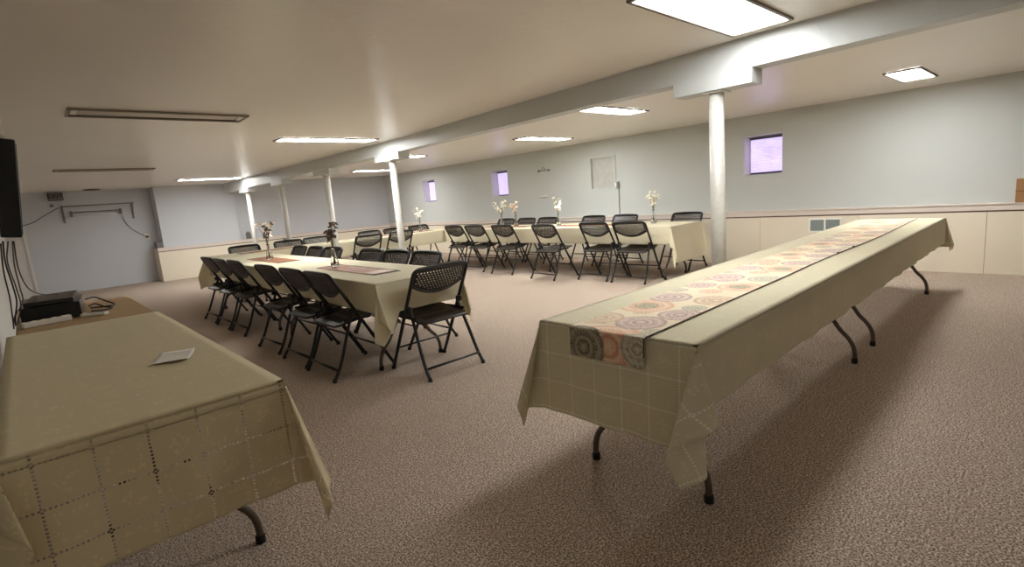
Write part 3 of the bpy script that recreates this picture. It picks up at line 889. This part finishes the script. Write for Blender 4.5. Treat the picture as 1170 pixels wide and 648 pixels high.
for i, x in enumerate([4.40, 5.04]):
    put_chair(x, 8.535, PI / 2 + jit.uniform(-.05, .05), f'{ORD[i]} black folding chair from the third post along the inner side of the cross table', 'folding chairs')
for i, (x, dy) in enumerate([(2.72, 0.0), (3.46, .03), (4.03, .13), (5.12, .1), (5.69, .12), (6.32, .16)]):
    put_chair(x, 9.40 + dy, -PI / 2 + jit.uniform(-.05, .05), f'{ORD[i]} black folding chair from the middle row along the outer side of the cross table', 'folding chairs')
for i, (x, y, a) in enumerate([(6.10, 4.06, .08), (6.11, 4.65, 0), (5.90, 5.42, -.06), (6.05, 6.53, .02), (6.10, 7.33, .03), (6.10, 7.94, .04)]):
    put_chair(x, y, a, f'{ORD[i]} black folding chair from the thick-post end, room side of the window table', 'folding chairs')
for i, y in enumerate([4.02, 5.14, 5.80, 6.92, 7.49, 8.10]):
    put_chair(7.24, y, PI + jit.uniform(-.04, .04), f'{ORD[i]} black folding chair from the thick-post end, between window table and wall', 'folding chairs')

# ------------------------------------------------------------------ vases and flowers
def vase_proto():
    c = MB()
    outer = [(0.0, 0.0), (.036, 0.0), (.041, .012), (.038, .05), (.026, .10), (.016, .145), (.014, .17), (.017, .195)]
    inner = [(.015, .194), (.012, .17), (.0137, .146), (.0235, .10), (.035, .05), (.037, .016), (0.0, .012)]
    c.lathe(outer + inner, seg=24)
    return c.build('vase', M['glass'])
vase0 = vase_proto(); vused = [False]
def put_vase(x, y, lab):
    if not vused[0]: o = vase0; vused[0] = True
    else: o = vase0.copy(); COL.objects.link(o)
    o.location = (x, y, CZ + .0065 if abs(x - 2.25) < .2 or abs(x - 6.55) < .13 else CZ + .005)
    tag(o, lab, 'vase', 'clear bud vases'); return o
def blossom(c, p, d, r, rnd, n=5):
    d = d.normalized(); x = d.orthogonal().normalized(); y = d.cross(x)
    a0 = rnd.uniform(0, PI)
    for k in range(n):
        a = a0 + 2 * PI * k / n
        o = x * math.cos(a) + y * math.sin(a); t = d.cross(o)
        op = rnd.uniform(.5, .9)
        b0 = p; m1 = p + (o * .55 + d * .45) * r; tip = p + (o * op + d * (.75 - op * .35)) * r * 1.15
        v = [c.bm.verts.new(q) for q in (b0, m1 + t * r * .33 - d * r * .02, tip, m1 - t * r * .33 - d * r * .02, m1 + d * r * .10)]
        for f in ((0, 1, 4), (1, 2, 4), (2, 3, 4), (3, 0, 4), (0, 3, 1), (1, 3, 2)):
            q = c.bm.faces.new([v[i] for i in f]); q.material_index = c.mi
def bunch(v, lab, seed, stems, pm, h=(.30, .42), spread=.10, lean=0.0, extra=None, r=.022):
    rnd = random.Random(seed)
    e = empty('flower_bunch', (v.location.x, v.location.y, v.location.z))
    zb = .020
    for i in range(stems):
        a = 2 * PI * i / stems + rnd.uniform(-.4, .4); hh = rnd.uniform(*h); sprd = spread * rnd.uniform(.35, 1.0)
        q = Vector((math.cos(a), math.sin(a), 0))
        top = Vector((lean * .5, -lean * .5, 0)) + q * sprd + Vector((0, 0, hh))
        k = .006 if stems > 1 else 0
        P = catmull([-q * .012 + Vector((0, 0, zb)), q * .0015 + Vector((0, 0, .155)), q * .005 + Vector((0, 0, .20)), q * sprd * .5 + Vector((0, 0, .20 + (hh - .20) * .6)), top], 5)
        c = MB(); c.tube(P, .0022, 5)
        st = c.build('stem', M['stem'] if i % 2 else M['stem_green'], e)
        mats = pm if not (extra and i in extra) else extra[i]
        c = MB()
        dd = (top - P[-4]).normalized()
        blossom(c, top, dd, r, rnd); blossom(c, top + Vector((0, 0, .012)), dd, r * .6, rnd, 4)
        for s_ in range(4):
            p = P[-2 - 2 * s_]; sd = Vector((rnd.uniform(-1, 1), rnd.uniform(-1, 1), .6)).normalized()
            blossom(c, p + sd * .020, sd, r * rnd.uniform(.6, .95), rnd)
        c.build('blossom', M[mats], e)
    tag(e, lab, 'flowers', 'artificial flowers in the vases'); return e
v = put_vase(2.25, 6.95, 'clear bud vase holding white and dark flowers on the middle table')
bunch(v, 'white flowers with dark leafy sprigs in the far vase of the middle table', 1, 8, 'petal_pink', (.34, .46), .10, 0, {5: 'leaf_dark', 6: 'leaf_dark', 7: 'leaf_dark'}, r=.038)
v = put_vase(2.22, 4.99, 'clear bud vase holding plum flowers on the middle table')
bunch(v, 'plum brown flowers in the vase on the middle table by the striped runner', 2, 7, 'petal_plum', (.30, .42), .07, 0, {6: 'leaf_dark'}, r=.036)
v = put_vase(5.90, 9.02, 'clear bud vase on the cross table against the window wall corner')
bunch(v, 'spread white flowers in the single vase on the cross table', 3, 6, 'petal_white', (.32, .46), .15, r=.036)
v = put_vase(6.60, 7.32, 'clear bud vase of wide-spread white flowers on the window table, one of a pair')
bunch(v, 'wide bushy white flowers, the larger bunch of the paired vases', 4, 8, 'petal_white', (.32, .50), .15, r=.038)
v = put_vase(6.50, 6.83, 'clear bud vase of drooping white flowers, second of the pair on the window table')
bunch(v, 'compact white flowers in the second of the paired vases', 5, 6, 'petal_pink', (.28, .44), .09, -.04, r=.036)
v = put_vase(6.58, 5.88, 'clear bud vase on the window table in front of the wall hook')
bunch(v, 'sparse white flowers in the vase between paired vases and lone end vase', 6, 6, 'petal_white', (.28, .46), .12, r=.036)
v = put_vase(6.62, 4.10, 'clear bud vase at the thick-post end of the window table')
bunch(v, 'grey-white tight flowers in the vase at the end of the window table', 8, 7, 'petal_white', (.32, .44), .085, r=.036)

# ------------------------------------------------------------------ things on and at the television wall
# television: bracket-mounted, tilted down
e = empty('television', (-.005, 3.42, 1.49))
e.rotation_euler = (0, math.radians(6.5), 0)
c = MB(); c.box((-.035, -.37, -.205), (.034, .37, .205), .008); c.build('casing', M['black_gloss'], e)
c = MB(); c.box((.0345, -.355, -.19), (.0365, .355, .19)); c.build('screen', M['black_gloss'], e)
c = MB(); c.tube([(-.035, 0, 0), (-.19, 0, -.02)], .02, 8); c.box((-.225, -.1, -.1), (-.19, .1, .1), .003); c.build('bracket', M['black'], e)
tag(e, 'black television on a wall bracket above the cable box', 'television')
c = MB(); c.box((XL + .001, 3.0, 1.70), (.022, 3.10, 1.83), .006); tag(c.build('wall_box', M['white_plastic']), 'pale box fixed to the wall above the television', 'box')

# cable box on the bare table
t = TZ + .001
e = empty('media_player', (.085, 4.74, t), math.radians(-6))
c = MB(); c.box((-.15, -.25, .012), (.15, .25, .105), .006); c.build('casing', M['black_gloss'], e)
c = MB(); c.box((-.13, -.22, .106), (.12, .27, .135), .004); c.build('lid', M['black_plastic'], e)
for sx_ in (-.12, .12):
    for sy_ in (-.2, .2):
        c = MB(); c.lathe([(0, 0), (.014, 0), (.014, .012), (0, .012)], (sx_, sy_, 0), 10); c.build('foot', M['rubber'], e)
tag(e, 'black box-shaped player on the bare tan table under the television', 'media player')
e = empty('power_strip', (.03, 4.385, t), math.radians(12))
c = MB(); c.box((-.12, -.022, 0), (.12, .022, .035), .006); c.build('body', M['white_plastic'], e)
c = MB()
for k in range(4): c.box((-.09 + k * .05 - .012, -.012, .0345), (-.09 + k * .05 + .012, .012, .0365), .001)
c.build('socket', M['dark_gap'], e)
tag(e, 'white power strip lying in front of the black player', 'power strip')
e = empty('remote_control', (.27, 4.42, t), math.radians(50))
c = MB(); c.box((-.022, -.08, 0), (.022, .08, .02), .006); c.build('body', M['white_plastic'], e)
c = MB()
for k in range(6):
    for j in (-1, 0, 1): c.box((j * .012 - .004, -.06 + k * .02 - .005, .0195), (j * .012 + .004, -.06 + k * .02 + .005, .0215))
c.build('buttons', M['grey_metal'], e)
tag(e, 'pale remote control lying beside the black player', 'remote control')
CABS = [
    ([(-.078, 3.60, 1.26), (-.094, 3.70, 1.12), (-.100, 3.90, .967), (-.116, 4.2, .83), (-.125, 4.30, .745)], 'black cable hanging closest to the wall from the television to the tabletop', 'cord', .005),
    ([(-.069, 3.62, 1.27), (-.082, 3.8, 1.16), (-.080, 4.0, 1.03), (-.083, 4.2, .913), (-.110, 4.38, .80), (-.118, 4.44, .745)], 'black cable hanging second from the wall below the television', 'cord', .006),
    ([(-.051, 3.66, 1.268), (-.074, 3.82, 1.16), (-.069, 4.06, 1.002), (-.070, 4.25, .884), (-.098, 4.43, .78), (-.108, 4.50, .745)], 'black cable bowing outward in the middle of the bundle', 'cord', .0045),
    ([(-.036, 3.70, 1.267), (-.052, 3.90, 1.13), (-.054, 4.12, .993), (-.060, 4.36, .893), (-.115, 4.56, .79), (-.128, 4.62, .745)], 'grey cable looping down behind the player', 'cord_grey', .005),
    ([(-.030, 3.62, 1.266), (-.040, 3.9, 1.128), (-.030, 4.2, 1.01), (.0, 4.5, .931), (.06, 4.74, .884), (.12, 4.84, .872)], 'black cable swinging from the television onto the player lid', 'cord', .0045),
]
for P, lab, m, r in CABS:
    c = MB(); c.tube(catmull(P, 8), r * .7, 7); tag(c.build('cable', M[m]), lab, 'cable', 'television cables')
CAB2 = [([(.262, 4.86, .80), (.32, 4.92, .80), (.38, 4.91, .76), (.42, 4.84, .737), (.37, 4.78, .737), (.272, 4.75, .745)], 'thick black cord looping over the bare table beside the player'),
        ([(.262, 4.66, .77), (.30, 4.70, .775), (.35, 4.70, .745), (.385, 4.64, .737), (.33, 4.57, .737), (.262, 4.56, .745)], 'thin black cord lying flat beside the player')]
for P, lab in CAB2:
    c = MB(); c.tube(catmull(P, 8), .0055, 7); tag(c.build('cable', M['cord']), lab, 'cable', 'television cables')
# sheet of paper on the cloth
c = MB()
Q = [Vector((.289, 2.495)), Vector((.351, 2.673)), Vector((.467, 2.583)), Vector((.403, 2.419))]
n = 8
g = [[None] * (n + 1) for _ in range(n + 1)]
for i in range(n + 1):
    for j in range(n + 1):
        u, w_ = i / n, j / n
        p = (Q[0] * (1 - u) + Q[1] * u) * (1 - w_) + (Q[3] * (1 - u) + Q[2] * u) * w_
        g[i][j] = c.bm.verts.new((p.x, p.y, CZ + .002 + .012 * (abs(u - .5) * 2) ** 3 * (.3 + .7 * w_)))
for i in range(n):
    for j in range(n):
        f = c.bm.faces.new((g[i][j], g[i + 1][j], g[i + 1][j + 1], g[i][j + 1])); f.smooth = True
o = c.build('paper_sheet', M['paper']); sm = o.modifiers.new('thickness', 'SOLIDIFY'); sm.thickness = .0006
tag(o, 'white sheet of paper lying on the cloth by the television wall', 'paper')

# ------------------------------------------------------------------ end wall: exit sign, coat rail, cord
def text_mesh(body, size, depth, m, parent, M4):
    cu = bpy.data.curves.new('lettering', 'FONT'); cu.body = body; cu.size = size; cu.extrude = depth; cu.align_x = 'CENTER'; cu.align_y = 'CENTER'
    cu.offset = size * .02
    o = bpy.data.objects.new('lettering', cu); COL.objects.link(o)
    dg = bpy.context.evaluated_depsgraph_get()
    me = bpy.data.meshes.new_from_object(o.evaluated_get(dg)); bpy.data.objects.remove(o)
    me.transform(M4); me.materials.append(m) if not me.materials else me.materials.__setitem__(0, m)
    p = bpy.data.objects.new('lettering', me); COL.objects.link(p); p.parent = parent
    return p
e = empty('exit_sign', (.665, YE - .03, 2.045))
c = MB(); c.box((-.125, -.02, -.085), (.125, .029, .085), .006); c.build('casing', M['dark_gap'], e)
c = MB(); c.box((-.115, -.023, -.075), (.115, -.0195, .075)); c.build('face', M['sign_plate'], e)
text_mesh('EXIT', .125, .002, M['black'], e, Matrix.Translation((0, -.025, 0)) @ Matrix.Rotation(PI / 2, 4, 'X'))
tag(e, 'dark exit sign under the ceiling on the end wall', 'sign')
c = MB(); c.lathe([(0, 0), (.035, 0), (.035, .01), (.02, .03), (0, .03)], seg=16); c.xform(Matrix.Translation((.58, YE - .001, 1.86)) @ Matrix.Rotation(PI / 2, 4, 'X'))
tag(c.build('wall_fitting', M['grey_metal']), 'small dark round fitting below the exit sign', 'fitting')
e = empty('coat_rack', (1.33, YE, 1.72))
def rod(name, pts, r, m): c = MB(); c.tube(pts, r, 8); return c.build(name, M[m], e)
rod('rail', [(-.62, -.26, .10), (.63, -.26, .10)], .013, 'grey_metal')
rod('rail', [(-.48, -.10, -.03), (.40, -.10, -.03)], .012, 'cord_grey')
rod('rail', [(-.48, -.04, -.10), (.40, -.04, -.10)], .008, 'white_plastic')
for x in (-.60, .61):
    c = MB(); c.box((x - .02, -.02, -.24), (x + .02, -.001, .12), .003); c.box((x - .012, -.27, .095), (x + .012, -.001, .12), .003)
    c.tube([(x, -.25, .095), (x, -.01, -.16)], .009, 7); c.build('bracket', M['grey_metal'], e)
for x in (-.47, .39):
    c = MB(); c.box((x - .018, -.115, -.12), (x + .018, -.001, .0), .004); c.build('hanger_block', M['cord_grey'], e)
tag(e, 'grey metal coat rail on brackets on the end wall', 'coat rack')
c = MB(); c.tube(catmull([(XL + .02, YE - .08, 1.44), (.18, YE - .10, 1.52), (.42, YE - .12, 1.66), (.66, YE - .30, 1.80)], 8), .007, 7)
tag(c.build('cable', M['cord']), 'black cable rising from behind the television to the coat rail', 'cable', 'television cables')
c = MB(); c.tube(catmull([(1.74, YE - .05, 1.585), (1.765, YE - .03, 1.42), (1.86, YE - .03, 1.25), (2.0, YE - .03, 1.13), (2.10, YE - .03, 1.05)], 8), .006, 7)
tag(c.build('cable', M['cord_grey']), 'thin grey cable hanging from the coat rail to the socket', 'cable')
e = empty('wall_socket', (2.12, YE, 1.04))
c = MB(); c.box((-.05, -.02, -.06), (.05, -.001, .06), .004); c.build('plate', M['white_plastic'], e)
c = MB(); c.box((-.03, -.045, -.03), (.03, -.0205, .03), .004); c.build('plug', M['cord_grey'], e)
tag(e, 'white wall socket with a plug at the end wall corner', 'socket')
c = MB(); c.lathe([(0, 0), (.15, 0), (.155, .006), (.13, .018), (.05, .024), (0, .024)], (1.25, 14.15, 2.14 - .0245), 24); tag(c.build('ceiling_disc', M['frame_metal']), 'dark flat disc on the ceiling above the coat rail', 'ceiling fitting')
zled = .766
c = MB(); c.box((2.20, fy(2.25) + .03, zled), (2.325, fy(2.25) + .40, zled + .13), .012); tag(c.build('dark_box', M['cord_grey']), 'dark box on the panelling ledge at the shadowed corner', 'box')
c = MB(); c.box((4.06, fy(4.1) + .04, zled), (4.16, fy(4.1) + .13, zled + .15), .012); c.box((4.085, fy(4.1) + .06, zled + .149), (4.135, fy(4.1) + .11, zled + .18), .008)
tag(c.build('speaker_box', M['cord_grey']), 'small dark box standing on the ledge beside the lit post', 'box')

# ------------------------------------------------------------------ things on the window wall
def vent(x, y0, y1, z0, z1, lab, axis='x'):
    e = empty('wall_vent', (x, (y0 + y1) / 2, (z0 + z1) / 2))
    h, w = (z1 - z0) / 2, (y1 - y0) / 2
    c = MB(); f = .022
    for lo, hi in [((-.014, -w, -h), (-.001, w, -h + f)), ((-.014, -w, h - f), (-.001, w, h)), ((-.014, -w, -h + f), (-.001, -w + f, h - f)), ((-.014, w - f, -h + f), (-.001, w, h - f)), ((-.014, -f / 2, -h + f), (-.001, f / 2, h - f))]:
        c.box(lo, hi, .002)
    c.build('frame', M['white_plastic'], e)
    for s in (-1, 1):
        c = MB()
        ya, yb = (f / 2, w - f) if s > 0 else (-w + f, -f / 2)
        n = 9
        for k in range(n):
            z = -h + f + (2 * h - 2 * f) * (k + .5) / n
            c.quad([(-.010, ya, z - .010), (-.010, yb, z - .010), (-.002, yb, z + .010), (-.002, ya, z + .010)])
        c.box((-.002, ya, -h + f), (-.001, yb, h - f))
        c.build('grille', M['vent_dark'], e)
    tag(e, lab, 'vent'); return e
vent(XR, 2.045, 2.44, .475, .665, 'white-framed twin vent in the panelling behind the medallion runner')
e = empty('electrical_box', (XW, 5.575, 1.33))
c = MB(); c.box((-.04, -.022, -.06), (-.001, .022, .06), .008); c.build('body', M['grey_metal'], e)
c = MB(); c.box((-.03, .028, -.03), (-.001, .065, .045), .006); c.build('switch', M['white_plastic'], e)
c = MB(); c.tube([(-.012, -.005, -.059), (-.012, -.005, -.540)], .006, 8); c.build('conduit', M['grey_metal'], e)
tag(e, 'grey electrical box with a thin conduit running down from the silver panel', 'electrical box')
e = empty('wall_hook', (XW, 7.36, 1.75))
c = MB(); c.tube([(-.03, -.15, -.01), (-.03, .13, -.01)], .006, 7); c.build('rod', M['grey_metal'], e)
for s in (-.15, .13):
    c = MB(); c.lathe([(0, -.018), (.014, -.012), (.018, 0), (.014, .012), (0, .018)], (-.03, s, -.01), 10); c.build('end_knob', M['black'], e)
c = MB(); c.tube(catmull([(-.03, -.07, .0), (-.03, -.03, .045), (-.03, .02, .045), (-.03, .06, .0)], 6), .005, 7); c.tube([(-.001, -.005, -.01), (-.034, -.005, -.01)], .008, 7); c.build('bracket', M['grey_metal'], e)
tag(e, 'small metal rod hook with dark ends high on the window wall', 'hook')
c = MB(); c.box((XW - .05, 7.30, 1.215), (XW - .001, 7.49, 1.235), .004); c.box((XW - .05, 7.30, 1.2345), (XW - .042, 7.49, 1.245), .002)
tag(c.build('wall_shelf', M['wall_white']), 'tiny pale ledge below the rod hook on the window wall', 'shelf')
e = empty('cardboard_box', (XR + .05, .20, .7855))
c = MB(); c.box((-.062, -.225, 0), (.045, .225, .25), .003); c.build('carton', M['cardboard'], e)
c = MB(); c.box((-.0635, -.226, .112), (.0465, .226, .128), .001); f = c.build('tape', mat('dark_tape', srgb(128, 92, 62), .6), e)
tag(e, 'brown cardboard box standing on the panelling ledge of the window wall', 'box')
c = MB(); c.box((4.86, fy(4.9) - .016, .56), (5.10, fy(4.9) - .004, .70), .003); tag(c.build('wall_plate', M['grey_metal']), 'small grey plate on the far panelling behind the cross table chairs', 'plate')

# ------------------------------------------------------------------ world, camera, view
w = bpy.data.worlds.new('dim_interior'); S.world = w; w.use_nodes = True
w.node_tree.nodes['Background'].inputs[0].default_value = (0.9, 0.92, 1.0, 1); w.node_tree.nodes['Background'].inputs[1].default_value = 0.0

yaw, pitch, roll = 0.827443307, -0.166074221, -0.0815466383
fwd = Vector((math.cos(yaw) * math.cos(pitch), math.sin(yaw) * math.cos(pitch), math.sin(pitch)))
rt = Vector((math.sin(yaw), -math.cos(yaw), 0)); up_ = rt.cross(fwd)
r2 = rt * math.cos(roll) + up_ * math.sin(roll); u2 = -rt * math.sin(roll) + up_ * math.cos(roll)
cd = bpy.data.cameras.new('camera'); cam = bpy.data.objects.new('camera', cd); COL.objects.link(cam)
m = Matrix((r2, u2, -fwd)).transposed().to_4x4(); m.translation = Vector((0, 0, 1.29))
cam.matrix_world = m
cd.sensor_fit = 'HORIZONTAL'; cd.sensor_width = 36.0; cd.lens = 595.504719 / 1170 * 36.0; cd.clip_start = .02; cd.clip_end = 60
S.camera = cam
S.view_settings.view_transform = 'Standard'; S.view_settings.look = 'None'
S.view_settings.exposure = 2.25; S.view_settings.gamma = 1.0; S.view_settings.use_curve_mapping = False
S.cycles.use_denoising = True
S.cycles.max_bounces = 10; S.cycles.diffuse_bounces = 6; S.cycles.transparent_max_bounces = 12
S.cycles.sample_clamp_indirect = 6.0
